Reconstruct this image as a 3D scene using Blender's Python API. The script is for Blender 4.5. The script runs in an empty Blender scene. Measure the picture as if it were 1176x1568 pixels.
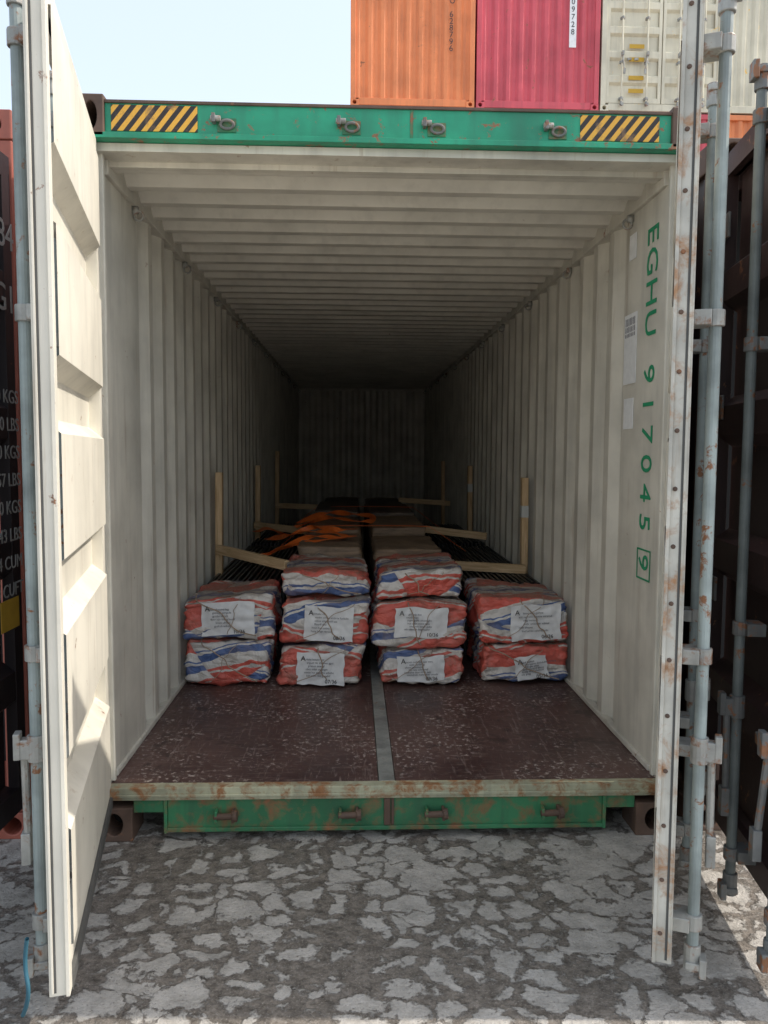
import bpy, bmesh, math, random
from mathutils import Vector, Matrix, noise
R=math.radians
random.seed(7)
scene=bpy.context.scene
COL=scene.collection

# ---------------------------------------------------------------- materials
def newmat(name):
    m=bpy.data.materials.new(name); m.use_nodes=True
    nt=m.node_tree; b=nt.nodes['Principled BSDF']
    return m,nt,b
def N(nt,t,**k):
    n=nt.nodes.new(t)
    for a,v in k.items(): setattr(n,a,v)
    return n
def coord(nt,scale=(1,1,1),rot=(0,0,0)):
    tc=N(nt,'ShaderNodeTexCoord'); mp=N(nt,'ShaderNodeMapping')
    mp.inputs['Scale'].default_value=scale; mp.inputs['Rotation'].default_value=rot
    nt.links.new(tc.outputs['Object'],mp.inputs['Vector']); return mp.outputs['Vector']
def noi(nt,vec,scale,detail=4,rough=.55,dist=0):
    n=N(nt,'ShaderNodeTexNoise'); n.inputs['Scale'].default_value=scale; n.inputs['Detail'].default_value=detail
    n.inputs['Roughness'].default_value=rough; n.inputs['Distortion'].default_value=dist
    nt.links.new(vec,n.inputs['Vector']); return n.outputs['Fac']
def ramp(nt,fac,stops,interp='LINEAR'):
    r=N(nt,'ShaderNodeValToRGB'); cr=r.color_ramp; cr.interpolation=interp
    while len(cr.elements)<len(stops): cr.elements.new(.5)
    for e,(p,c) in zip(cr.elements,stops):
        e.position=p
        e.color=(c,c,c,1) if isinstance(c,(int,float)) else (*c,1)
    nt.links.new(fac,r.inputs['Fac']); return r.outputs['Color']
def mix(nt,f,a,b,mode='MIX'):
    m=N(nt,'ShaderNodeMix',data_type='RGBA',blend_type=mode)
    for s,v in ((m.inputs[0],f),(m.inputs[6],a),(m.inputs[7],b)):
        if isinstance(v,(int,float)): s.default_value=v
        elif isinstance(v,tuple): s.default_value=(*v,1)
        else: nt.links.new(v,s)
    return m.outputs[2]
def math_(nt,op,a,b=0.0):
    m=N(nt,'ShaderNodeMath',operation=op)
    for s,v in ((m.inputs[0],a),(m.inputs[1],b)):
        if isinstance(v,(int,float)): s.default_value=v
        else: nt.links.new(v,s)
    return m.outputs[0]
def bump(nt,b,h,strength=.3,dist=.01):
    n=N(nt,'ShaderNodeBump'); n.inputs['Strength'].default_value=strength; n.inputs['Distance'].default_value=dist
    nt.links.new(h,n.inputs['Height']); nt.links.new(n.outputs['Normal'],b.inputs['Normal'])
def paint(name,col,rust=.2,rough=.5,dirt=.35,scale=2.5,rustcol=(.17,.075,.035),metal=0,streak=(7,7,.7),rs=9,soft=.05,runs=0):
    m,nt,b=newmat(name)
    v=coord(nt)
    n1=noi(nt,v,scale,4)
    dark=tuple(c*(1-dirt) for c in col)
    c=mix(nt,ramp(nt,n1,[(.32,0.0),(.62,1.0)]),dark,col)
    v2=coord(nt,streak)
    n2=noi(nt,v2,1.6,4,.6)
    c=mix(nt,math_(nt,'MULTIPLY',ramp(nt,n2,[(.48,0.0),(.72,1.0)]),min(.8,dirt*1.5)),c,tuple(x*.45+.02 for x in col))
    if runs:
        v5=coord(nt,(22,22,1.3)); n5=noi(nt,v5,1.0,5,.7)
        c=mix(nt,math_(nt,'MULTIPLY',ramp(nt,n5,[(.60,0.0),(.72,1.0)]),runs),c,(.30,.19,.10))
    if rust>0:
        n3=noi(nt,v,rs,7,.68,.4)
        p=.74-.26*rust
        f=ramp(nt,n3,[(p,0.0),(p+soft,1.0)])
        rc=mix(nt,noi(nt,v,40,3),rustcol,tuple(x*2.0 for x in rustcol))
        c=mix(nt,f,c,rc)
    nt.links.new(c,b.inputs['Base Color'])
    b.inputs['Roughness'].default_value=rough; b.inputs['Metallic'].default_value=metal
    bump(nt,b,noi(nt,v,30,3),.25,.004)
    return m

M={}
M['inner']=paint('interior_paint',(.70,.67,.585),.26,.5,.26,runs=.45)
M['innerback']=paint('roof_paint',(.74,.71,.63),.25,.42,.18)
M['green']=paint('green_paint',(.02,.36,.20),.58,.45,.42,3,rs=14)
M['greend']=paint('green_paint_worn',(.045,.22,.10),1.0,.5,.5,3,rs=11,soft=.2)
M['beige']=paint('worn_sill_paint',(.50,.50,.35),1.02,.6,.45,4,(.20,.095,.04),rs=12,soft=.14,streak=(12,3,3))
M['rust']=paint('rusty_brown_steel',(.14,.085,.06),.5,.7,.45,6)
M['doorw']=paint('door_white_paint',(.78,.74,.64),.30,.5,.18,rs=14,runs=.4)
M['dooredge']=paint('door_edge_paint',(.62,.60,.53),.9,.6,.42,5,(.26,.14,.07),rs=12,soft=.16,runs=.5)
M['rod']=paint('lock_rod_paint',(.36,.42,.41),.62,.45,.45,6,rs=12)
M['rodd']=paint('dark_rod_paint',(.20,.23,.225),.55,.5,.4,6,rs=14)
M['hw']=paint('galvanised_hardware',(.44,.44,.41),.8,.5,.45,9,metal=.2,rs=18,soft=.12)
M['hwd']=paint('dark_hardware',(.20,.205,.20),.8,.55,.4,9,rs=18)
M['brown']=paint('dark_brown_paint',(.05,.026,.024),.45,.5,.4,2)
M['brownl']=paint('black_brown_paint',(.018,.012,.014),.2,.5,.3,2)
M['salmon']=paint('red_container_paint',(.42,.12,.08),.3,.55,.3)
M['orange']=paint('orange_container_paint',(.84,.27,.10),.35,.55,.25,1.2,rs=4,runs=.25)
M['crimson']=paint('crimson_container_paint',(.68,.10,.13),.35,.55,.28,1.2,rs=4,runs=.2)
M['cream']=paint('cream_container_paint',(.74,.69,.54),.4,.55,.25,1.2,(.55,.36,.10),rs=5)
M['gasket']=paint('rubber_gasket',(.10,.10,.095),.0,.8,.3)
M['black']=paint('black_steel',(.035,.035,.04),.0,.35,.4)
M['strip']=paint('steel_floor_strip',(.40,.42,.39),.6,.45,.45,8,metal=.2,rs=16,soft=.12)
M['tape']=paint('packing_tape',(.6,.62,.6),0,.3,.1)
def flat(name,col,rough=.6):
    m,nt,b=newmat(name)
    v=coord(nt); n=noi(nt,v,25,4)
    nt.links.new(mix(nt,n,tuple(c*.8 for c in col),tuple(min(1,c*1.15) for c in col)),b.inputs['Base Color'])
    b.inputs['Roughness'].default_value=rough; return m
M['white']=flat('white_lettering',(.32,.32,.31))
M['wpanel']=flat('white_panel',(.85,.86,.86),.35)
M['ltgreen']=flat('green_lettering',(.02,.30,.14))
M['ink']=flat('black_ink',(.03,.03,.035))
M['greyink']=flat('faded_ink',(.14,.14,.17))
M['paper']=flat('paper',(.80,.81,.82),.5)
M['ostrap']=flat('orange_webbing',(1.0,.19,.03),.5)
M['blue']=flat('blue_rope',(.03,.12,.17),.6)
M['cord']=flat('jute_cord',(.42,.32,.24),.8)
M['yellowsign']=flat('yellow_decal',(.55,.33,.03))
M['dark']=flat('painted_shade',(.01,.01,.01),.9)  # near-black painted in for the shade inside holes, fork pockets and open doorways

m,nt,b=newmat('pine_wood'); v=coord(nt,(14,14,1.2)); n=noi(nt,v,3,6,.6,1)
nt.links.new(mix(nt,ramp(nt,n,[(.3,0.0),(.7,1.0)]),(.48,.31,.15),(.80,.60,.37)),b.inputs['Base Color']); b.inputs['Roughness'].default_value=.75
bump(nt,b,n,.3,.003); M['wood']=m
m,nt,b=newmat('hazard_stripes'); tc=N(nt,'ShaderNodeTexCoord'); sx=N(nt,'ShaderNodeSeparateXYZ')
nt.links.new(tc.outputs['Object'],sx.inputs[0])
d=math_(nt,'SUBTRACT',sx.outputs['X'],math_(nt,'MULTIPLY',sx.outputs['Z'],.8))
f=math_(nt,'FRACT',math_(nt,'MULTIPLY',math_(nt,'ADD',d,50.0),21.0))
f=math_(nt,'GREATER_THAN',f,.5)
c=mix(nt,f,(.80,.42,.05),(.025,.02,.02))
vv=coord(nt); g=ramp(nt,noi(nt,vv,14,7,.65),[(.54,0.0),(.66,1.0)])
c=mix(nt,math_(nt,'MULTIPLY',g,.8),c,(.22,.13,.07))
nt.links.new(c,b.inputs['Base Color']); b.inputs['Roughness'].default_value=.5; M['hazard']=m
# plywood floor
m,nt,b=newmat('plywood_floor'); v=coord(nt)
n1=noi(nt,v,1.7,5,.6); c=mix(nt,ramp(nt,n1,[(.35,0.0),(.65,1.0)]),(.052,.026,.024),(.14,.08,.068))
v2=coord(nt,(2,9,1),(0,0,.12)); n2=noi(nt,v2,3.5,8,.72,1.5)
sc=ramp(nt,n2,[(.53,0.0),(.68,1.0)])
c=mix(nt,math_(nt,'MULTIPLY',sc,.55),c,(.25,.19,.165))
v4=coord(nt,(16,1.6,1),(0,0,-.3)); n4=noi(nt,v4,3,7,.7,1)
c=mix(nt,math_(nt,'MULTIPLY',ramp(nt,n4,[(.57,0.0),(.66,1.0)]),.5),c,(.34,.28,.25))
n3=noi(nt,v,38,7,.7); msk=ramp(nt,noi(nt,v,2.6,4,.6),[(.46,0.0),(.58,1.0)])
c=mix(nt,math_(nt,'MULTIPLY',math_(nt,'MULTIPLY',ramp(nt,n3,[(.55,0.0),(.63,1.0)]),msk),.9),c,(.54,.48,.43))
n6=noi(nt,v,7,5,.7); c=mix(nt,math_(nt,'MULTIPLY',ramp(nt,n6,[(.56,0.0),(.66,1.0)]),.55),c,(.022,.014,.014))
nt.links.new(c,b.inputs['Base Color'])
nt.links.new(ramp(nt,n1,[(.3,.34),(.7,.58)]),b.inputs['Roughness']); bump(nt,b,n3,.25,.003); M['ply']=m
# ground: worn crazy paving half covered by drying mud
m,nt,b=newmat('ground_material'); v=coord(nt)
nd=N(nt,'ShaderNodeTexNoise'); nd.inputs['Scale'].default_value=6.5; nd.inputs['Detail'].default_value=6; nd.inputs['Roughness'].default_value=.62; nt.links.new(v,nd.inputs['Vector'])
sub=N(nt,'ShaderNodeVectorMath',operation='SUBTRACT'); sub.inputs[1].default_value=(.5,.5,.5); nt.links.new(nd.outputs['Color'],sub.inputs[0])
sc_=N(nt,'ShaderNodeVectorMath',operation='SCALE'); sc_.inputs['Scale'].default_value=.19; nt.links.new(sub.outputs[0],sc_.inputs[0])
ad=N(nt,'ShaderNodeVectorMath',operation='ADD'); nt.links.new(v,ad.inputs[0]); nt.links.new(sc_.outputs[0],ad.inputs[1])
mp=N(nt,'ShaderNodeMapping'); mp.inputs['Scale'].default_value=(.85,1.1,1); mp.inputs['Rotation'].default_value=(0,0,.5); nt.links.new(ad.outputs[0],mp.inputs['Vector'])
vo=N(nt,'ShaderNodeTexVoronoi',feature='DISTANCE_TO_EDGE'); vo.inputs['Scale'].default_value=7.8; nt.links.new(mp.outputs[0],vo.inputs['Vector'])
vc=N(nt,'ShaderNodeTexVoronoi',feature='F1'); vc.inputs['Scale'].default_value=7.8; nt.links.new(mp.outputs[0],vc.inputs['Vector'])
cs=N(nt,'ShaderNodeSeparateColor'); nt.links.new(vc.outputs['Color'],cs.inputs[0])
nb=noi(nt,v,1.6,5,.6)
e=math_(nt,'ADD',vo.outputs['Distance'],math_(nt,'MULTIPLY',math_(nt,'SUBTRACT',nb,.51),.8))
e=math_(nt,'ADD',e,math_(nt,'MULTIPLY',math_(nt,'SUBTRACT',cs.outputs['Red'],.5),.18))
fine=noi(nt,v,48,7,.72)
mid=noi(nt,v,15,6,.72)
e2=math_(nt,'ADD',e,math_(nt,'MULTIPLY',math_(nt,'SUBTRACT',fine,.5),.22))
e2=math_(nt,'ADD',e2,math_(nt,'MULTIPLY',math_(nt,'SUBTRACT',mid,.5),.48))
mask=ramp(nt,e2,[(.05,0.0),(.12,1.0)])
darkc=mix(nt,ramp(nt,noi(nt,v,20,7,.78),[(.36,0.0),(.64,1.0)]),(.08,.068,.057),(.32,.28,.24))
lightc=mix(nt,ramp(nt,noi(nt,v,9,7,.75),[(.34,0.0),(.66,1.0)]),(.34,.32,.29),(.62,.585,.54))
c=mix(nt,mask,darkc,lightc)
spk=ramp(nt,noi(nt,v,120,3,.7),[(.57,0.0),(.65,1.0)])
c=mix(nt,math_(nt,'MULTIPLY',spk,.5),c,(.52,.49,.45))
spd=ramp(nt,noi(nt,v,80,4,.75),[(.34,1.0),(.42,0.0)])
c=mix(nt,math_(nt,'MULTIPLY',spd,.55),c,(.07,.06,.05))
nt.links.new(c,b.inputs['Base Color'])
nt.links.new(ramp(nt,mask,[(0,.42),(1,.85)]),b.inputs['Roughness'])
h=math_(nt,'ADD',math_(nt,'MULTIPLY',mask,.7),math_(nt,'ADD',math_(nt,'MULTIPLY',fine,.9),math_(nt,'MULTIPLY',mid,1.2))); bump(nt,b,h,.85,.018); M['ground']=m
# striped tarpaulin
def tarp(name,phase,dusty=.25):
    m,nt,b=newmat(name); v=coord(nt)
    nd=N(nt,'ShaderNodeTexNoise'); nd.inputs['Scale'].default_value=5; nd.inputs['Detail'].default_value=3; nt.links.new(v,nd.inputs['Vector'])
    s1=N(nt,'ShaderNodeVectorMath',operation='SCALE'); s1.inputs['Scale'].default_value=.07; nt.links.new(nd.outputs['Color'],s1.inputs[0])
    a1=N(nt,'ShaderNodeVectorMath',operation='ADD'); nt.links.new(v,a1.inputs[0]); nt.links.new(s1.outputs[0],a1.inputs[1])
    mp=N(nt,'ShaderNodeMapping'); mp.inputs['Scale'].default_value=(.6,.7,1.3); mp.inputs['Location'].default_value=(phase,phase*2,phase*3); mp.inputs['Rotation'].default_value=(0,.25-phase*.1,0); nt.links.new(a1.outputs[0],mp.inputs['Vector'])
    vo=N(nt,'ShaderNodeTexVoronoi',feature='F1'); vo.inputs['Scale'].default_value=3.6; nt.links.new(mp.outputs[0],vo.inputs['Vector'])
    ve=N(nt,'ShaderNodeTexVoronoi',feature='DISTANCE_TO_EDGE'); ve.inputs['Scale'].default_value=3.6; nt.links.new(mp.outputs[0],ve.inputs['Vector'])
    sc=N(nt,'ShaderNodeSeparateColor'); nt.links.new(vo.outputs['Color'],sc.inputs[0])
    sx=N(nt,'ShaderNodeSeparateXYZ'); nt.links.new(a1.outputs[0],sx.inputs[0])
    tilt=math_(nt,'MULTIPLY',math_(nt,'SUBTRACT',sc.outputs['Red'],.5),.7)
    t=math_(nt,'ADD',sx.outputs['Z'],math_(nt,'MULTIPLY',sx.outputs['X'],tilt))
    t=math_(nt,'ADD',t,math_(nt,'MULTIPLY',sx.outputs['Y'],.7))
    f=math_(nt,'FRACT',math_(nt,'ADD',math_(nt,'ADD',math_(nt,'MULTIPLY',t,2.9),math_(nt,'MULTIPLY',sc.outputs['Green'],.25)),10+phase))
    red=(.72,.10,.07); wh=(.76,.73,.69); bl=(.05,.13,.36)
    c=ramp(nt,f,[(0,red),(.40,wh),(.44,red),(.50,wh),(.67,bl),(.80,wh),(.84,bl),(.87,wh)],'CONSTANT')
    c=mix(nt,math_(nt,'MULTIPLY',noi(nt,v,9,6,.65),dusty*.8),c,(.40,.34,.29))
    cr=noi(nt,v,9,4,.6,2.0)
    c=mix(nt,math_(nt,'MULTIPLY',ramp(nt,noi(nt,v,6,6,.7),[(.52,0.0),(.68,1.0)]),dusty*1.5),c,(.22,.15,.11))
    edge=ramp(nt,ve.outputs['Distance'],[(0,0.0),(.05,1.0)])
    c=mix(nt,math_(nt,'MULTIPLY',math_(nt,'SUBTRACT',1.0,edge),.25),c,(.14,.10,.08))  # crease shade painted into the colour along the fold edges
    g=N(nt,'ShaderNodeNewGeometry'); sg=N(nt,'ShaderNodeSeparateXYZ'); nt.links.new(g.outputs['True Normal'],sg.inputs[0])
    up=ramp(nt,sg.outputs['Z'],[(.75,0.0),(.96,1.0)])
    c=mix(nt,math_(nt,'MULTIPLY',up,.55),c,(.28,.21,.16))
    nt.links.new(c,b.inputs['Base Color']); b.inputs['Roughness'].default_value=.42
    rd=noi(nt,coord(nt,(1,1,1.7),(0,.3,.2)),6,3,.5,.8)
    ridge=math_(nt,'ABSOLUTE',math_(nt,'SUBTRACT',rd,.5)); ridge=ramp(nt,ridge,[(0,0.0),(.07,1.0)])
    hh=math_(nt,'ADD',math_(nt,'MULTIPLY',edge,.5),math_(nt,'ADD',cr,math_(nt,'ADD',math_(nt,'MULTIPLY',ridge,.3),math_(nt,'MULTIPLY',noi(nt,v,28,4,.6,1),.5))))
    bump(nt,b,hh,.7,.015)
    return m
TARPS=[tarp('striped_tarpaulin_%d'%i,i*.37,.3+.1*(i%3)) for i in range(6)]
def wrap(name,a,bc):
    m,nt,b=newmat(name); v=coord(nt,(1,.5,6)); n=noi(nt,v,3,7,.65,1)
    c=mix(nt,ramp(nt,n,[(.35,0.0),(.65,1.0)]),a,bc); nt.links.new(c,b.inputs['Base Color']); b.inputs['Roughness'].default_value=.6
    bump(nt,b,n,.5,.01); return m
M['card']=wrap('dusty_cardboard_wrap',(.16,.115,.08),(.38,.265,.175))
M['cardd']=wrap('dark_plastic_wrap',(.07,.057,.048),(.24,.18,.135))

# ---------------------------------------------------------------- geometry helpers
class B:
    def __init__(s,tf=None): s.v=[];s.f=[];s.m=[];s.mats=[];s.tf=tf
    def mi(s,m):
        if m not in s.mats: s.mats.append(m)
        return s.mats.index(m)
    def add(s,vs,fs,m):
        o=len(s.v); s.v+= [tuple(v) for v in vs]; k=s.mi(m)
        for f in fs: s.f.append([i+o for i in f]); s.m.append(k)
    def box(s,x0,x1,y0,y1,z0,z1,m,mat=None):
        vs=[Vector((x,y,z)) for x in(x0,x1) for y in(y0,y1) for z in(z0,z1)]
        if mat is not None: vs=[mat@v for v in vs]
        s.add(vs,[(0,1,3,2),(4,6,7,5),(0,4,5,1),(2,3,7,6),(0,2,6,4),(1,5,7,3)],m)
    def cyl(s,p0,p1,r,m,n=12,r1=None):
        p0=Vector(p0);p1=Vector(p1);d=(p1-p0).normalized(); a=d.orthogonal().normalized(); c=d.cross(a)
        r1=r if r1 is None else r1; vs=[]
        for p,rr in((p0,r),(p1,r1)):
            for i in range(n):
                t=2*math.pi*i/n; vs.append(p+a*math.cos(t)*rr+c*math.sin(t)*rr)
        fs=[(i,(i+1)%n,n+(i+1)%n,n+i) for i in range(n)]+[tuple(range(n))[::-1],tuple(range(n,2*n))]
        s.add(vs,fs,m)
    def torus(s,c,R_,r,axis,m,n=20,k=8,sq=1.0):
        axis=Vector(axis).normalized(); a=Vector((0,0,1)) if abs(axis.z)<.9 else Vector((1,0,0)); a=(a-axis*a.dot(axis)).normalized(); e=axis.cross(a); vs=[];fs=[]
        for i in range(n):
            t=2*math.pi*i/n; d=a*math.cos(t)*sq+e*math.sin(t)
            for j in range(k):
                u=2*math.pi*j/k; vs.append(Vector(c)+d*R_+d.normalized()*math.cos(u)*r+axis*math.sin(u)*r)
        for i in range(n):
            for j in range(k): fs.append((i*k+j,((i+1)%n)*k+j,((i+1)%n)*k+(j+1)%k,i*k+(j+1)%k))
        s.add(vs,fs,m)
    def sheet(s,prof,e0,e1,fn,m,n=1):
        vs=[];fs=[]
        for i in range(n+1):
            e=e0+(e1-e0)*i/n
            for t,o in prof: vs.append(fn(t,o,e))
        k=len(prof)
        for i in range(n):
            for j in range(k-1): fs.append((i*k+j,i*k+j+1,(i+1)*k+j+1,(i+1)*k+j))
        s.add(vs,fs,m)
    def casting(s,x0,x1,y0,y1,z0,z1,m):
        n=16; cx=(x0+x1)/2; cz=(z0+z1)/2; hx=(x1-x0)*.24; hz=(z1-z0)*.33; vs=[];fs=[]
        def sq(t):
            c,d=math.cos(t),math.sin(t); k=1/max(abs(c),abs(d)); return cx+c*k*(x1-x0)/2, cz+d*k*(z1-z0)/2
        for ring in range(4):
            for i in range(n):
                t=2*math.pi*i/n
                if ring==0: X,Z=sq(t); vs.append((X,y1,Z))
                elif ring==1: X,Z=sq(t); vs.append((X,y0,Z))
                elif ring==2: vs.append((cx+math.cos(t)*hx,y0,cz+math.sin(t)*hz))
                else: vs.append((cx+math.cos(t)*hx,y0+(y1-y0)*.7,cz+math.sin(t)*hz))
        for r in range(3):
            for i in range(n): fs.append((r*n+i,r*n+(i+1)%n,(r+1)*n+(i+1)%n,(r+1)*n+i))
        fs.append(tuple(range(n))); s.add(vs,fs,m)
        s.add([vs[3*n+i] for i in range(n)],[tuple(range(n))],M['dark'])  # hole bottom coloured black to stand for its shade
    def build(s,name,parent=None,bevel=0,smooth=False,matrix=None):
        me=bpy.data.meshes.new(name); vs=s.v
        if s.tf: vs=[s.tf(v) for v in vs]
        me.from_pydata(vs,[],s.f)
        for m in s.mats: me.materials.append(m)
        me.polygons.foreach_set('material_index',s.m)
        bm=bmesh.new(); bm.from_mesh(me); bmesh.ops.recalc_face_normals(bm,faces=bm.faces); bm.to_mesh(me); bm.free()
        o=bpy.data.objects.new(name,me); COL.objects.link(o)
        if parent: o.parent=parent
        if matrix is not None: o.matrix_local=matrix
        if bevel:
            md=o.modifiers.new('bevel','BEVEL'); md.width=bevel; md.segments=2; md.limit_method='ANGLE'; md.angle_limit=R(50)
        if smooth:
            for p in me.polygons: p.use_smooth=True
        return o
def empty(name,loc=(0,0,0)):
    e=bpy.data.objects.new(name,None); e.location=loc; COL.objects.link(e); e.empty_display_size=.2; return e
def corr(t0,t1,period,depth,ph=0):
    out=[(t0,0)]; t=t0; a=period*.26; sl=period*.24
    while t+period<=t1+1e-6:
        out+=[(t+a,0),(t+a+sl,depth),(t+2*a+sl,depth),(t+2*a+2*sl,0)]; t+=period
    out.append((t1,0)); return out
def text(body,mat,size,cols,loc,parent=None,name='lettering',spacing=1,align='LEFT',line=1):
    c=bpy.data.curves.new(name,'FONT'); c.body=body; c.size=size; c.extrude=.0008; c.space_character=spacing; c.align_x=align; c.space_line=line
    c.resolution_u=3; c.materials.append(mat)
    o=bpy.data.objects.new(name,c); COL.objects.link(o)
    if parent: o.parent=parent
    X,Y,Z=[Vector(k) for k in cols]; mt=Matrix((X,Y,Z)).transposed().to_4x4(); mt.translation=Vector(loc); o.matrix_local=mt; return o
FRONT=((1,0,0),(0,0,1),(0,-1,0)); FACEX=((0,1,0),(0,0,1),(1,0,0)); DOWN=((0,0,-1),(0,-1,0),(-1,0,0))
def curve(name,pts,mat,bev=0,ext=0,parent=None,cyc=False):
    c=bpy.data.curves.new(name,'CURVE'); c.dimensions='3D'; c.bevel_depth=bev; c.extrude=ext; c.bevel_resolution=2; c.resolution_u=6
    sp=c.splines.new('NURBS'); sp.points.add(len(pts)-1)
    for p,q in zip(sp.points,pts): p.co=(*q,1)
    sp.use_endpoint_u=True; sp.order_u=3; sp.use_cyclic_u=cyc
    c.materials.append(mat); o=bpy.data.objects.new(name,c); COL.objects.link(o)
    if parent: o.parent=parent
    return o
def ribbon(name,pts,width,mat,twist=.0,seed=0,parent=None):
    P=[Vector(p) for p in pts]; P=[P[0]*2-P[1]]+P+[P[-1]*2-P[-2]]; S=[]
    for i in range(1,len(P)-2):
        for k in range(8):
            t=k/8; a,b_,c,d=P[i-1],P[i],P[i+1],P[i+2]
            S.append(.5*((2*b_)+(c-a)*t+(2*a-5*b_+4*c-d)*t*t+(3*b_-a-3*c+d)*t**3))
    S.append(P[-2]); vs=[];fs=[]
    for i,p in enumerate(S):
        tn=(S[min(i+1,len(S)-1)]-S[max(i-1,0)]).normalized(); sd=tn.cross(Vector((0,0,1)))
        sd=sd.normalized() if sd.length>.05 else Vector((0,1,0)); up=sd.cross(tn)
        a=twist*noise.noise(Vector((i*.11+seed,seed,0)))*3
        w=(sd*math.cos(a)+up*math.sin(a))*width/2; n=(-sd*math.sin(a)+up*math.cos(a))*.0015
        vs+=[p-w+n,p+w+n,p+w-n,p-w-n]
    for i in range(len(S)-1):
        for k in range(4): fs.append((i*4+k,i*4+(k+1)%4,i*4+4+(k+1)%4,i*4+4+k))
    b=B(); b.add(vs,fs,mat); return b.build(name,parent)

# ---------------------------------------------------------------- ground
b=B(); co=[-260,-80,-25,-8,-4,-2,0,2,4,8,25,80,300]
vs=[(x,y,0) for x in co for y in co]; k=len(co)
b.add(vs,[(i*k+j,(i+1)*k+j,(i+1)*k+j+1,i*k+j+1) for i in range(k-1) for j in range(k-1)],M['ground'])
b.build('ground')

# ---------------------------------------------------------------- doors
def door(name,parent,hx,hy,z0,z1,w,s,theta,face,edge,rod,hw,handle_z=.75,rods=(.42,1.02),detail=True,bolts=False,ry=-.062):
    b=B(lambda v:(s*v[0],v[1],v[2]))
    fr=.045
    b.box(0,.07,0,fr,z0,z1,face); b.box(w-.06,w,0,fr,z0,z1,edge)
    b.box(.07,w-.06,0,fr,z1-.09,z1,face); b.box(.07,w-.06,0,fr,z0,z0+.10,face)
    a=z0+.10; e=z1-.09; gr=.12; sl=.045; n=5; ph=(e-a-(n-1)*(gr+2*sl))/n
    pr=[(a,.03)]; z=a
    for i in range(n):
        pr+=[(z,.058),(z+ph,.058)] if i else [(z+.01,.058),(z+ph,.058)]
        z+=ph
        if i<n-1: pr+=[(z+sl,.002),(z+sl+gr,.002)]; z+=2*sl+gr
    pr.append((e,.03))
    b.sheet(pr,.07,w-.06,lambda t,o,x:(x,o,t),face)
    b.box(w-.035,w+.008,fr,fr+.010,z0,z1,edge if face not in (M['brown'],M['brownl']) else M['gasket'])
    if detail:
        b.box(w+.0005,w+.005,.006,.012,z0+.01,z1-.01,edge); b.box(w+.0005,w+.002,.013,.019,z0+.01,z1-.01,M['gasket'])
        b.box(w-.055,w-.04,fr,fr+.006,z0+.02,z1-.02,M['gasket'])
    b.box(0,w-.035,fr,fr+.012,z0-.012,z0+.03,M['gasket'])
    b.build('door_leaf',parent,.004,matrix=Matrix.Translation((hx,hy,0))@Matrix.Rotation(theta,4,'Z'))
    c=B(lambda v:(s*v[0],v[1],v[2]))
    if bolts:
        zz=z0+.09
        while zz<z1:
            c.cyl((w-.002,.034,zz),(w+.004,.034,zz),.007,M['rust'],8); zz+=.165
    if detail:
        for hz in (z0+.25,z0+.95,z0+1.7,z1-.3):
            c.cyl((-.012,.0,hz-.07),(-.012,.0,hz+.07),.017,hw,10); c.box(-.01,.14,-.012,-.001,hz-.05,hz+.05,hw)
    H=z1-z0; y=ry
    for rx in rods:
        c.cyl((rx,y,z0-.05),(rx,y,z1+.05),.0175,rod,14)
        for q in (.03,.33,.69,.965):
            bz=z0+H*q
            c.box(rx-.042,rx+.042,y+.012,-.001,bz-.022,bz+.022,hw); c.cyl((rx,y,bz-.024),(rx,y,bz+.024),.026,hw,14)
        for ez,d in ((z0-.05,1),(z1+.05,-1)):
            c.box(rx-.03,rx+.03,y-.035,y+.02,ez-.010,ez+.012,hw); c.cyl((rx,y,ez-.02*d),(rx,y,ez+.06*d),.025,hw,12)
            c.box(rx-.012,rx+.035,y-.04,y-.02,ez-.03,ez+.03,hw)
        hz=z0+handle_z
        c.cyl((rx,y,hz-.04),(rx,y,hz+.04),.026,hw,14)
        c.box(rx-.018,rx+.018,y-.045,y-.01,hz-.03,hz+.03,hw)
        dx=-.42 if rx>w*.6 else .30
        c.cyl((rx,y-.034,hz),(rx+dx*.12,y-.04,hz-.30),.012,hw,8)
        c.box(rx-.02,rx+.02,y-.062,y-.042,hz-.03,hz+.05,hw)
        c.box(rx+dx*.12-.02,rx+dx*.12+.02,y-.058,y-.03,hz-.38,hz-.28,hw)
        c.box(rx+dx*.5-.04,rx+dx*.5+.04,-.05,-.001,hz-.09,hz-.05,hw)
    if rods: c.build('lock_gear',parent,.003 if detail else 0,matrix=Matrix.Translation((hx,hy,0))@Matrix.Rotation(theta,4,'Z'))

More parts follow.
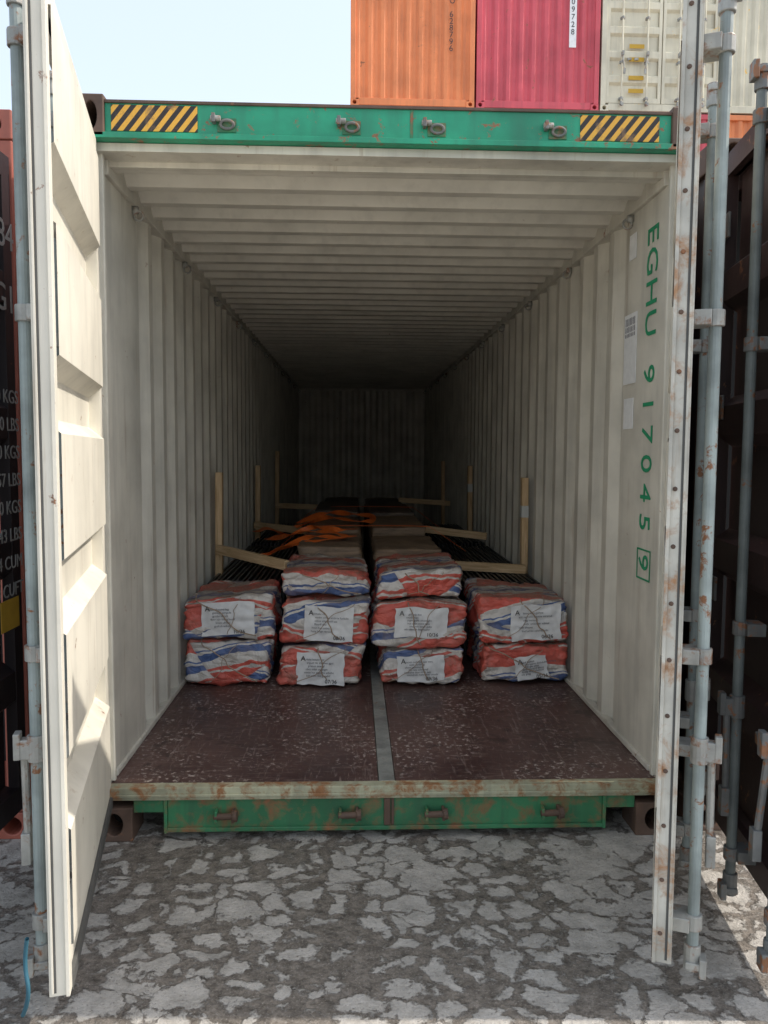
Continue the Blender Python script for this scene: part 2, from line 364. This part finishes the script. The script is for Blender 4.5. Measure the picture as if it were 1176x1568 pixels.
# ---------------------------------------------------------------- open container
W=1.205; FZ=.232; CZ=2.875; L=12.0; O=W+.047
box=empty('shipping_container')
b=B()
prof=corr(.56,L,.275,.042)
prof=[(.02,0),(.30,0)]+[(t+0,o) for t,o in prof]
for s in (-1,1):
    b.sheet(prof,FZ-.05,CZ-.01,lambda t,o,e,s=s:(s*(W+o),t,e),M['inner'],1)
b.build('side_walls',box)
b=B(); pr=corr(.16,L,.235,.046)
b.sheet(pr,-W,W,lambda t,o,e:(e,t,CZ+o),M['innerback'],1)
b.build('roof_sheet',box)
b=B(); pr=corr(-W,W,.235,.06)
b.sheet(pr,FZ-.05,CZ+.02,lambda t,o,e:(t,L-.05+o,e),M['inner'])
b.build('end_wall',box)
def bx(b,s,xa,xb,*r): b.box(min(s*xa,s*xb),max(s*xa,s*xb),*r)
b=B()
for s in (-1,1):
    bx(b,s,W-.02,W+.055,.12,L+.04,CZ-.04,CZ+.06,M['inner'])
    bx(b,s,W-.085,O,.12,L,.03,.18,M['greend'])
    bx(b,s,W-.012,W+.03,.12,L,FZ+.002,FZ+.03,M['inner'])
    bx(b,s,W+.002,O,0,.12,.15,2.93,M['inner'])
    bx(b,s,W-.02,W+.03,.05,.075,.24,2.90,M['inner'])
    b.casting(min(s*(W-.11),s*(O+.003)),max(s*(W-.11),s*(O+.003)),-.02,.16,0.0,.15,M['rust'])
    b.casting(min(s*(W-.05),s*(O+.006)),max(s*(W-.05),s*(O+.006)),-.03,.15,2.935,3.10,M['rust'])
b.box(-W,W,L-.08,L+.04,CZ-.03,CZ+.06,M['inner'])
b.build('frame',box,.005)
b=B()
for s in (-1,1):
    y=.55
    while y<L:
        b.torus((s*(W-.03),y,CZ-.085),.022,.006,(0,1,0),M['hw'],14,6); bx(b,s,W-.03,W,y-.01,y+.01,CZ-.075,CZ-.042,M['hw'])
        y+=1.1
b.build('lashing_rings',box,0,True)
b=B()
for i in range(5):
    y0=.042+i*2.4; y1=min(y0+2.394,L)
    b.box(-W,-.038,y0,y1,FZ-.03,FZ,M['ply']); b.box(.038,W,y0,y1,FZ-.03,FZ,M['ply'])
b.box(-.035,.035,.042,L,FZ-.03,FZ+.003,M['strip'])
b.box(-1.1,1.1,.14,L,.15,.198,M['black'])
b.build('plywood_floor',box,.002)
b=B()
b.box(-O,O,-.015,.04,.180,FZ+.004,M['beige'])
b.box(-O,O,-.022,-.016,.194,.208,M['beige'])
b.box(-.95,.95,0.0,.10,.04,.178,M['greend'])
b.box(-.965,-.95,-.01,.6,.03,.178,M['greend']); b.box(.95,.965,-.01,.6,.03,.178,M['greend'])
b.box(-W+.11,-.965,0,.10,.12,.178,M['greend']); b.box(.965,W-.11,0,.10,.12,.178,M['greend'])
b.box(-W+.11,-.965,.5,.52,.01,.17,M['dark']); b.box(.965,W-.11,.5,.52,.01,.17,M['dark'])  # black plates stand in for the shade deep in the fork pockets
b.box(-.95,.95,-.012,-.001,.036,.055,M['greend'])
b.box(-.014,.014,-.012,-.001,.057,.178,M['rust'])
b.box(.018,.03,-.009,-.001,.057,.178,M['rust'])
for x in (-.70,-.168,.207,.714):
    b.box(x-.042,x-.03,-.05,-.001,.09,.14,M['greend']); b.box(x+.03,x+.042,-.05,-.001,.09,.14,M['rust'])
    b.cyl((x-.045,-.038,.115),(x+.05,-.038,.118),.014,M['rust'],12); b.cyl((x+.035,-.038,.117),(x+.055,-.038,.118),.024,M['rust'],12)
b.build('door_sill',box,.003)
b=B()
b.box(-1.155,1.155,-.012,.14,2.955,3.075,M['green'])
b.box(-O,O,-.03,.13,2.93,2.952,M['green'])
b.box(-1.155,1.155,-.02,-.0,3.07,3.082,M['rust'])
b.box(-W,W,.02,.17,2.895,2.928,M['inner'])
b.box(-W,W,.14,.18,CZ-.002,2.93,M['inner'])
b.box(-1.13,-.785,-.0155,-.0125,2.962,3.064,M['hazard']); b.box(.775,1.105,-.0155,-.0125,2.962,3.064,M['hazard'])
b.box(.075,.087,-.0155,-.0125,2.955,3.07,M['greend'])
for x in (-.675,-.172,.176,.675):
    b.box(x-.05,x-.036,-.045,-.013,2.995,3.03,M['hwd']); b.cyl((x-.055,-.032,3.012),(x-.015,-.032,3.012),.011,M['hw'],10)
    b.torus((x+.01,-.024,2.992),.026,.006,(0,1,.25),M['hwd'],20,8,.62); b.box(x-.03,x+.045,-.0165,-.0125,2.965,3.02,M['greend'])
b.build('door_header',box,.003)
door('door',box,-1.235,-.02,.17,2.925,1.235,1,R(-78.4),M['doorw'],M['doorw'],M['rod'],M['hw'],.62,(.40,.98))
door('door',box,1.238,-.02,.17,2.925,1.205,-1,R(68.4),M['doorw'],M['dooredge'],M['rod'],M['hw'],.62,(.45,1.09),bolts=True)
TY=.34
text('EGHU',M['ltgreen'],.185,DOWN,(W-.003,TY,2.72),box,'wall_number',1.06)
for i,ch in enumerate('917045'): text(ch,M['ltgreen'],.185,DOWN,(W-.003,TY,2.09-.137*i),box,'wall_number')
text('9',M['ltgreen'],.17,DOWN,(W-.003,TY-.005,1.215),box,'wall_number')
b=B(); x=W-.003
for (y0,y1,z0,z1) in ((TY-.15,TY-.142,1.09,1.235),(TY+.01,TY+.018,1.09,1.235),(TY-.142,TY+.01,1.09,1.098),(TY-.142,TY+.01,1.227,1.235)):
    b.box(x-.0012,x,y0,y1,z0,z1,M['ltgreen'])
b.build('number_box',box)
b=B()
for (y0,y1,z0,z1) in ((.45,.62,2.02,2.36),(.47,.60,1.80,1.95),(.49,.58,2.62,2.74)):
    b.box(W-.005,W-.002,y0,y1,z0,z1,M['wpanel'])
b.build('wall_sticker',box)
for q in range(7): text('xxxx xxx xx',M['greyink'],.018,DOWN,(W-.006,.60-.02*q,2.34),box,'sticker_print')

# ---------------------------------------------------------------- generic container
def container(x0,y0,z0,w,l,h,mat,doors=None,label=None,frame=None,name='shipping_container'):
    frame=frame or mat
    e=empty(name); b=B(); x1=x0+w; y1=y0+l; z1=z0+h
    for X in (x0,x1-.1):
        for Y in (y0,y1-.1): b.box(X,X+.1,Y,Y+.1,z0+.12,z1-.12,frame)
        b.box(X+.02,X+.08,y0+.1,y1-.1,z0+.02,z0+.16,frame); b.box(X+.02,X+.08,y0+.1,y1-.1,z1-.08,z1-.01,frame)
        for Z in (z0,z1-.118):
            xa,xb=(X-.003,X+.16) if X==x0 else (X-.06,X+.103)
            b.casting(xa,xb,y0-.004,y0+.17,Z,Z+.118,frame)
            b.box(xa,xb,y1-.17,y1+.003,Z,Z+.118,frame)
    b.box(x0+.16,x1-.16,y0+.01,y0+.09,z0+.015,z0+.15,frame); b.box(x0+.16,x1-.16,y0+.01,y0+.09,z1-.11,z1-.01,frame)
    b.box(x0+.1,x1-.1,y1-.09,y1-.01,z0+.015,z0+.15,frame); b.box(x0+.1,x1-.1,y1-.09,y1-.01,z1-.11,z1-.01,frame)
    b.box(x0+.08,x1-.08,y0+.1,y1-.1,z0+.1,z0+.15,frame)
    b.build('frame',e,.006)
    b=B(); pr=corr(y0+.1,y1-.1,.28,.036)
    b.sheet(pr,z0+.15,z1-.08,lambda t,o,k:(x0+.03+o,t,k),mat); b.sheet(pr,z0+.15,z1-.08,lambda t,o,k:(x1-.03-o,t,k),mat)
    pr=corr(x0+.1,x1-.1,.2485,.045)
    b.sheet(pr,z0+.15,z1-.11,lambda t,o,k:(t,y1-.03-o,k),mat)
    if not doors: b.sheet(pr,z0+.15,z1-.11,lambda t,o,k:(t,y0+.03+o,k),mat)
    pr=corr(y0+.1,y1-.1,.21,.02); b.sheet(pr,x0+.08,x1-.08,lambda t,o,k:(k,t,z1-.035+o),mat)
    if doors=='open': b.box(x0+.1,x1-.1,y0+.5,y0+.52,z0+.15,z1-.1,M['dark'])  # black sheet stands in for the shaded interior
    b.build('panels',e)
    if doors=='closed':
        for s,hx in ((1,x0+.1),(-1,x1-.1)):
            door('door',e,hx,y0+.02,z0+.16,z1-.12,(w-.22)/2,s,0,mat,mat,mat,M['hw'],.9,(.3,.8),False)
    return e
rn=container(1.36,0.02,0,2.44,12.1,3.0,M['brown'],'open',frame=M['rust'])
door('door',rn,1.38,-.01,.17,2.9,1.15,1,R(-98.5),M['brown'],M['brown'],M['rodd'],M['hwd'],.62,(.66,1.06),ry=-.075)
ln=container(-3.98,0.02,0,2.44,12.1,3.05,M['salmon'],'open',frame=M['salmon'])
door('door',ln,-1.54,-.01,.17,2.85,1.15,-1,R(88),M['brownl'],M['brownl'],M['rodd'],M['hwd'],.62,())
tx='MAX.GR.   30.480 KGS\n               67.200 LBS\nTARE         3.880 KGS\n                8.557 LBS\nNET       26.600 KGS\n              58.643 LBS\nCU.CAP.     76.4 CUM\n               2.698 CUFT'
text(tx,M['white'],.074,FACEX,(-1.485,-.12,1.86),ln,'weight_marking',align='RIGHT',line=1.45)
text('U 9784\n45G1',M['white'],.15,FACEX,(-1.485,-.12,2.45),ln,'number_marking',align='RIGHT',line=1.6)
b=B(); b.box(-1.486,-1.484,-.33,-.17,.98,1.10,M['yellowsign']); b.build('warning_decal',ln)
Z3=8.47
for (x,mt,dr) in ((-.24,M['orange'],None),(2.24,M['crimson'],None),(4.72,M['cream'],'closed'),(7.20,M['cream'],None)):
    for tier in range(4):
        z=Z3-(3-tier)*2.823
        mm=mt if tier==3 else (M['brown'],M['salmon'],M['orange'],M['crimson'])[(tier+int(x)+1)%4]
        c=container(x,12.75,z,2.44,6.1,2.6 if tier==3 else 2.81,mm,dr if tier==3 else None)
        if tier==3 and mt is M['orange']:
            text('\n'.join('GESU 628796'),M['ink'],.16,FRONT,(x+1.93,12.765,z+2.35),c,'number_marking',line=.8)
        if tier==3 and mt is M['crimson']:
            b=B(); b.box(x+1.83,x+1.97,12.772,12.776,z+1.2,z+2.45,M['wpanel']); b.build('number_panel',c)
            text('\n'.join('4209728'),M['ink'],.15,FRONT,(x+1.86,12.768,z+2.30),c,'number_marking',line=.95)
        if tier==3 and dr:
            b=B()
            for zz in (.35,.6,.95,1.2): b.box(x+.55,x+.85,12.745,12.752,z+zz,z+zz+.08,M['yellowsign'])
            b.build('decals',c)

# ---------------------------------------------------------------- cargo
def rbox(name,x0,x1,y0,y1,z0,z1,mat,r=.05,amp=.012,seed=0,n=22,top=1.0,nf=5,skew=0):
    cx,cy,cz=(x0+x1)/2,(y0+y1)/2,(z0+z1)/2; hx,hy,hz=(x1-x0)/2,(y1-y0)/2,(z1-z0)/2
    bm=bmesh.new(); bmesh.ops.create_cube(bm,size=2); bmesh.ops.subdivide_edges(bm,edges=bm.edges[:],cuts=n,use_grid_fill=True)
    rnd=random.Random(seed*13+1); sk=[rnd.uniform(-skew,skew) for _ in range(6)]
    for v in bm.verts:
        p=Vector([math.copysign(abs(c)**.8,c) for c in v.co]); p=Vector((p.x*hx,p.y*hy,p.z*hz))
        q=Vector((max(-hx+r,min(hx-r,p.x)),max(-hy+r,min(hy-r,p.y)),max(-hz+r,min(hz-r,p.z))))
        d=p-q
        if d.length>1e-6: nn=d.normalized(); p=q+nn*min(d.length,r)
        else: nn=Vector((0,0,1))
        w=Vector((cx,cy,cz))+p+Vector((seed*3.1,0,seed))
        ws=Vector((w.x,w.y,w.z*1.8))
        k=noise.noise(w*nf)*amp+(abs(noise.noise(ws*nf*2.2+Vector((5,1,2))))-.2)*amp*1.3+noise.noise(ws*nf*5)*amp*.35
        sag=.012*(1-(p.x/hx)**2)*(1 if p.z>0 else 0)
        u,vv,ww=p.x/hx,p.y/hy,p.z/hz
        p=p+nn*k; p.z+=sag*top*.5
        if ww>-.6:
            p.z+=sk[0]*u*.5*(ww+.6)/1.6+sk[1]*abs(u)*.4*(ww+.6)/1.6
        p.x+=sk[2]*ww*.6+sk[3]*(1-ww*ww)*.5*(1 if u>0 else -1)*abs(u); p.y+=sk[4]*u*.6+sk[5]*ww*.4
        v.co=p
    me=bpy.data.meshes.new(name); bm.to_mesh(me); bm.free(); me.materials.append(mat)
    for f in me.polygons: f.use_smooth=True
    o=bpy.data.objects.new(name,me); COL.objects.link(o); o.location=(cx,cy,cz); return o
def sheetpaper(parent,x0,x1,z0,z1,y,rot,seed,num):
    cx,cz=(x0+x1)/2,(z0+z1)/2; n=24; me=bpy.data.meshes.new('paper_label'); vs=[];fs=[]
    c,s=math.cos(rot),math.sin(rot)
    for i in range(n+1):
        for j in range(n+1):
            u=i/n-.5; v=j/n-.5; X=u*(x1-x0)+noise.noise(Vector((v*4,seed,0)))*.010; Z=v*(z1-z0)+noise.noise(Vector((u*3,seed,5)))*.012
            off=noise.noise(Vector((X*9+seed,Z*9,seed)))*.010+abs(noise.noise(Vector((X*15,Z*15+seed,1))))*.016
            vs.append((cx+X*c-Z*s,y-.004-off-.006*(1-(2*u)**2),cz+X*s+Z*c))
    for i in range(n):
        for j in range(n): a=i*(n+1)+j; fs.append((a,a+n+1,a+n+2,a+1))
    me.from_pydata(vs,[],fs); me.materials.append(M['paper'])
    o=bpy.data.objects.new('paper_label',me); COL.objects.link(o); o.parent=parent; o.location=-parent.location
    for f in me.polygons: f.use_smooth=True
    w=x1-x0; h=z1-z0; yy=y-.025; P=-Vector(parent.location)
    cols=((c,0,s),(-s,0,c),(0,-1,0))
    def at(u,v): return Vector((cx+u*w*c-v*h*s,yy,cz+u*w*s+v*h*c))+P
    text('A',M['ink'],.045,cols,at(-.42,.24),parent,'label_text')
    for L_ in range(6):
        ln=' '.join(''.join(random.choice('abcdefghmnorstu') for _ in range(random.randint(3,7))) for _ in range(random.randint(2,4)))
        text(ln,M['greyink'],.017,cols,at(-.28+random.uniform(-.08,.06),.26-.1*L_),parent,'label_text')
    text(num,M['ink'],.032,cols,at(.10,-.44),parent,'label_text')
def cords(o,x0,x1,z0,z1,y,seed):
    rd=random.Random(seed); P=Vector(o.location); cxx=(x0+x1)/2
    for k in range(2):
        sgn=1 if k else -1
        xa=cxx-sgn*rd.uniform(.02,.24); xb=cxx+sgn*rd.uniform(-.02,.22)
        zt=z1-.02; zb=z0+.03
        pts=[(xa,y+.08,z1+.004),(xa,y-.010,zt)]
        for i in range(1,8):
            t=i/8; tt=t+.10*math.sin(t*math.pi*2)
            pts.append((xa+(xb-xa)*tt+rd.uniform(-.010,.010),y-.036,zt+(zb-zt)*t+rd.uniform(-.012,.012)))
        pts+=[(xb,y-.018,zb)]
        curve('cord',[tuple(Vector(p)-P) for p in pts],M['cord'],.0036 if k else .002,0,o)
YB=1.46
BN=[
 (-1.20,-.655,YB,.62,.24,.52,0,None),
 (-1.20,-.635,YB+.01,.62,.525,.79,1,(-1.075,-.755,.56,.765,.02,'10/36')),
 (-.615,-.075,YB-.01,.8,.24,.485,2,(-.495,-.205,.255,.455,-.03,'07/36')),
 (-.60,-.05,YB+.01,.8,.49,.765,3,(-.45,-.15,.52,.735,-.05,'08/36')),
 (-.595,-.06,YB+.09,.8,.77,.94,4,None),
 (.02,.53,YB-.01,.8,.24,.46,5,(.12,.41,.27,.43,.03,'09/36')),
 (-.03,.55,YB+.01,.8,.465,.755,1,(.105,.43,.54,.725,-.02,'10/36')),
 (-.005,.55,YB+.10,.8,.76,.94,0,None),
 (.645,1.20,YB+.02,.66,.24,.485,4,(.86,1.06,.27,.42,.15,'05/36')),
 (.625,1.20,YB,.66,.49,.78,3,(.82,1.13,.525,.745,.04,'06/36')),
]
for i,(x0,x1,y0,dl,z0,z1,t,lb) in enumerate(BN):
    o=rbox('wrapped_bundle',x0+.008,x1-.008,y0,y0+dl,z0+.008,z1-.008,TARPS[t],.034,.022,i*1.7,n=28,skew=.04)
    if lb: sheetpaper(o,lb[0],lb[1],lb[2],lb[3],y0-.016,lb[4],i*2.3,lb[5])
    cords(o,x0,x1,z0,z1,y0-.004,i+3)
k=0
for (y0,y1,zt) in ((2.40,3.45,.97),(3.55,4.9,1.0),(5.0,6.5,1.03),(6.6,8.2,1.03)):
    for (x0,x1) in ((-.57,-.07),(.0,.51)):
        k+=1; dz=random.uniform(-.02,.02)
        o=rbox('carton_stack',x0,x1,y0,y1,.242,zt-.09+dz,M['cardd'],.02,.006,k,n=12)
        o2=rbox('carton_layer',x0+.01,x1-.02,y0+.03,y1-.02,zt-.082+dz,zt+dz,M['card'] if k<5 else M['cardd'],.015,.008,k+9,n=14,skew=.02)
        o2.parent=o; o2.location=Vector(o2.location)-Vector(o.location)
for s in (-1,1):
    b=B()
    lo,hi=(.62,1.17)
    for seg,(ya,yb) in enumerate(((2.12,4.3),(4.5,6.6))):
        X0,X1=(sorted((s*lo,s*hi)))
        b.box(X0+.02,X1-.02,ya+.05,yb,.242,.70,M['black'])
        n=15
        for i in range(n):
            xx=X0+(X1-X0)*(i+.5)/n; j=random.uniform(-.03,.03)
            b.box(xx-.009,xx+.009,ya+j,yb+j,.72,.765+random.uniform(0,.012),M['black'])
            b.box(xx-.009,xx+.009,ya+j,ya+j+.02,.30,.72,M['black'])
        for q in range(6):
            yy=ya+.1+q*(yb-ya-.2)/5; b.box(X0,X1,yy,yy+.03,.70,.722,M['black'])
    b.build('steel_slat_bundle',None,.002)
def timber(name,p0,p1,w,h,seed=0,tape=None):
    p0=Vector(p0);p1=Vector(p1); d=p1-p0; Ln=d.length; b=B()
    b.box(-w/2,w/2,-h/2,h/2,0,Ln,M['wood'])
    if tape:
        for t in tape: b.box(-w/2-.003,w/2+.003,-h/2-.003,h/2+.003,t,t+.09,M['tape'])
    q=d.to_track_quat('Z','Y').to_matrix().to_4x4(); q.translation=p0
    return b.build(name,None,.003,matrix=q)
for s,y,zt,tp in ((-1,2.6,1.52,None),(-1,5.0,1.53,None),(-1,7.1,1.68,None),(1,2.65,1.49,(.42,.95)),(1,5.5,1.53,(1.0,)),(1,8.2,1.55,None)):
    xx=s*(W-.04)
    timber('timber_post',(xx,y,FZ+.005),(xx-s*.012,y,zt),.065,.05,tape=[t+.0 for t in tp] if tp else None)
timber('timber_brace',(-1.16,2.55,.95),(-.60,1.98,.91),.045,.065)
timber('timber_brace',(1.15,2.55,.80),(.53,2.58,.83),.06,.065)
timber('timber_brace',(-1.15,4.7,.93),(-.58,4.2,.92),.045,.065)
timber('timber_brace',(1.09,3.95,.90),(.42,4.10,.965),.045,.065)
timber('timber_brace',(-1.15,6.9,.98),(-.50,6.6,.98),.045,.065)
timber('timber_brace',(1.15,7.3,.99),(.45,7.2,1.04),.045,.065)
st=empty('cargo_strap')
ribbon('webbing',[(-1.14,4.6,.88),(-.95,4.1,.95),(-.75,3.6,.95),(-.55,3.25,1.01),(-.35,3.15,1.02),(-.22,2.9,1.01),(-.40,2.72,1.0),(-.66,2.75,.95),(-.85,2.9,.86)],.055,M['ostrap'],.7,1,st)
ribbon('webbing',[(-1.05,3.1,.80),(-.80,2.85,.88),(-.5,2.85,1.01),(-.28,2.75,1.02),(-.14,2.85,1.02)],.05,M['ostrap'],.7,4,st)
ribbon('webbing',[(-.95,3.9,.88),(-.72,3.5,.95),(-.5,3.45,1.03),(-.3,3.2,1.035),(-.12,3.3,1.03)],.045,M['ostrap'],.8,9,st)
st2=empty('cargo_strap')
ribbon('webbing',[(-.70,4.5,.97),(-.45,4.8,1.045),(-.2,4.75,1.05),(.02,4.4,1.05),(.0,4.05,1.03),(-.15,3.95,1.04),(-.4,4.25,1.05),(-.7,4.1,.97)],.06,M['ostrap'],.6,7,st2)
for y,z in ((3.62,1.025),(5.62,1.055)):
    e=empty('cargo_strap')
    ribbon('webbing',[(-.85,y,.80),(-.60,y,z-.03),(-.45,y,z),(.0,y-.02,z+.006),(.45,y,z),(.56,y,z-.03),(.85,y+.02,.80)],.05,M['ostrap'],0,2,e)
curve('rope',[(-1.03,-1.26,.36),(-1.05,-1.24,.28),(-1.02,-1.27,.20),(-1.06,-1.23,.12)],M['blue'],.006)

# ---------------------------------------------------------------- light, world, camera
EL=R(48); AZ=R(2.0)
sd=Vector((math.cos(EL)*math.cos(AZ),-math.cos(EL)*math.sin(AZ),math.sin(EL)))
l=bpy.data.lights.new('sun','SUN'); l.energy=4.2; l.angle=R(.6); l.color=(1,.93,.83)
lo=bpy.data.objects.new('sun',l); COL.objects.link(lo); lo.rotation_euler=(-sd).to_track_quat('-Z','Y').to_euler()
w=bpy.data.worlds.new('World'); scene.world=w; w.use_nodes=True; nt=w.node_tree
bg=nt.nodes['Background']; sk=nt.nodes.new('ShaderNodeTexSky'); sk.sky_type='NISHITA'; sk.sun_disc=False
sk.sun_elevation=EL; sk.sun_rotation=R(90)+AZ; sk.air_density=1.2; sk.dust_density=3.0; sk.ozone_density=1.0
hz=mix(nt,1.0,sk.outputs[0],(3.9,4.15,4.35),'ADD')   # milky haze over the clear-sky model
nt.links.new(hz,bg.inputs['Color']); bg.inputs['Strength'].default_value=.15
cam=bpy.data.cameras.new('camera'); co=bpy.data.objects.new('camera',cam); COL.objects.link(co); scene.camera=co
cam.sensor_fit='VERTICAL'; cam.sensor_height=24; cam.lens=24*1210/1568; cam.clip_end=1000; cam.clip_start=.05
mt=Matrix.Rotation(R(-2.2),4,'Z')@Matrix.Rotation(R(90-4.35),4,'X')@Matrix.Rotation(R(.35),4,'Z'); mt.translation=(-.15,-3.34,1.68)
co.matrix_world=mt
scene.view_settings.view_transform='Standard'; scene.view_settings.look='None'; scene.view_settings.exposure=0
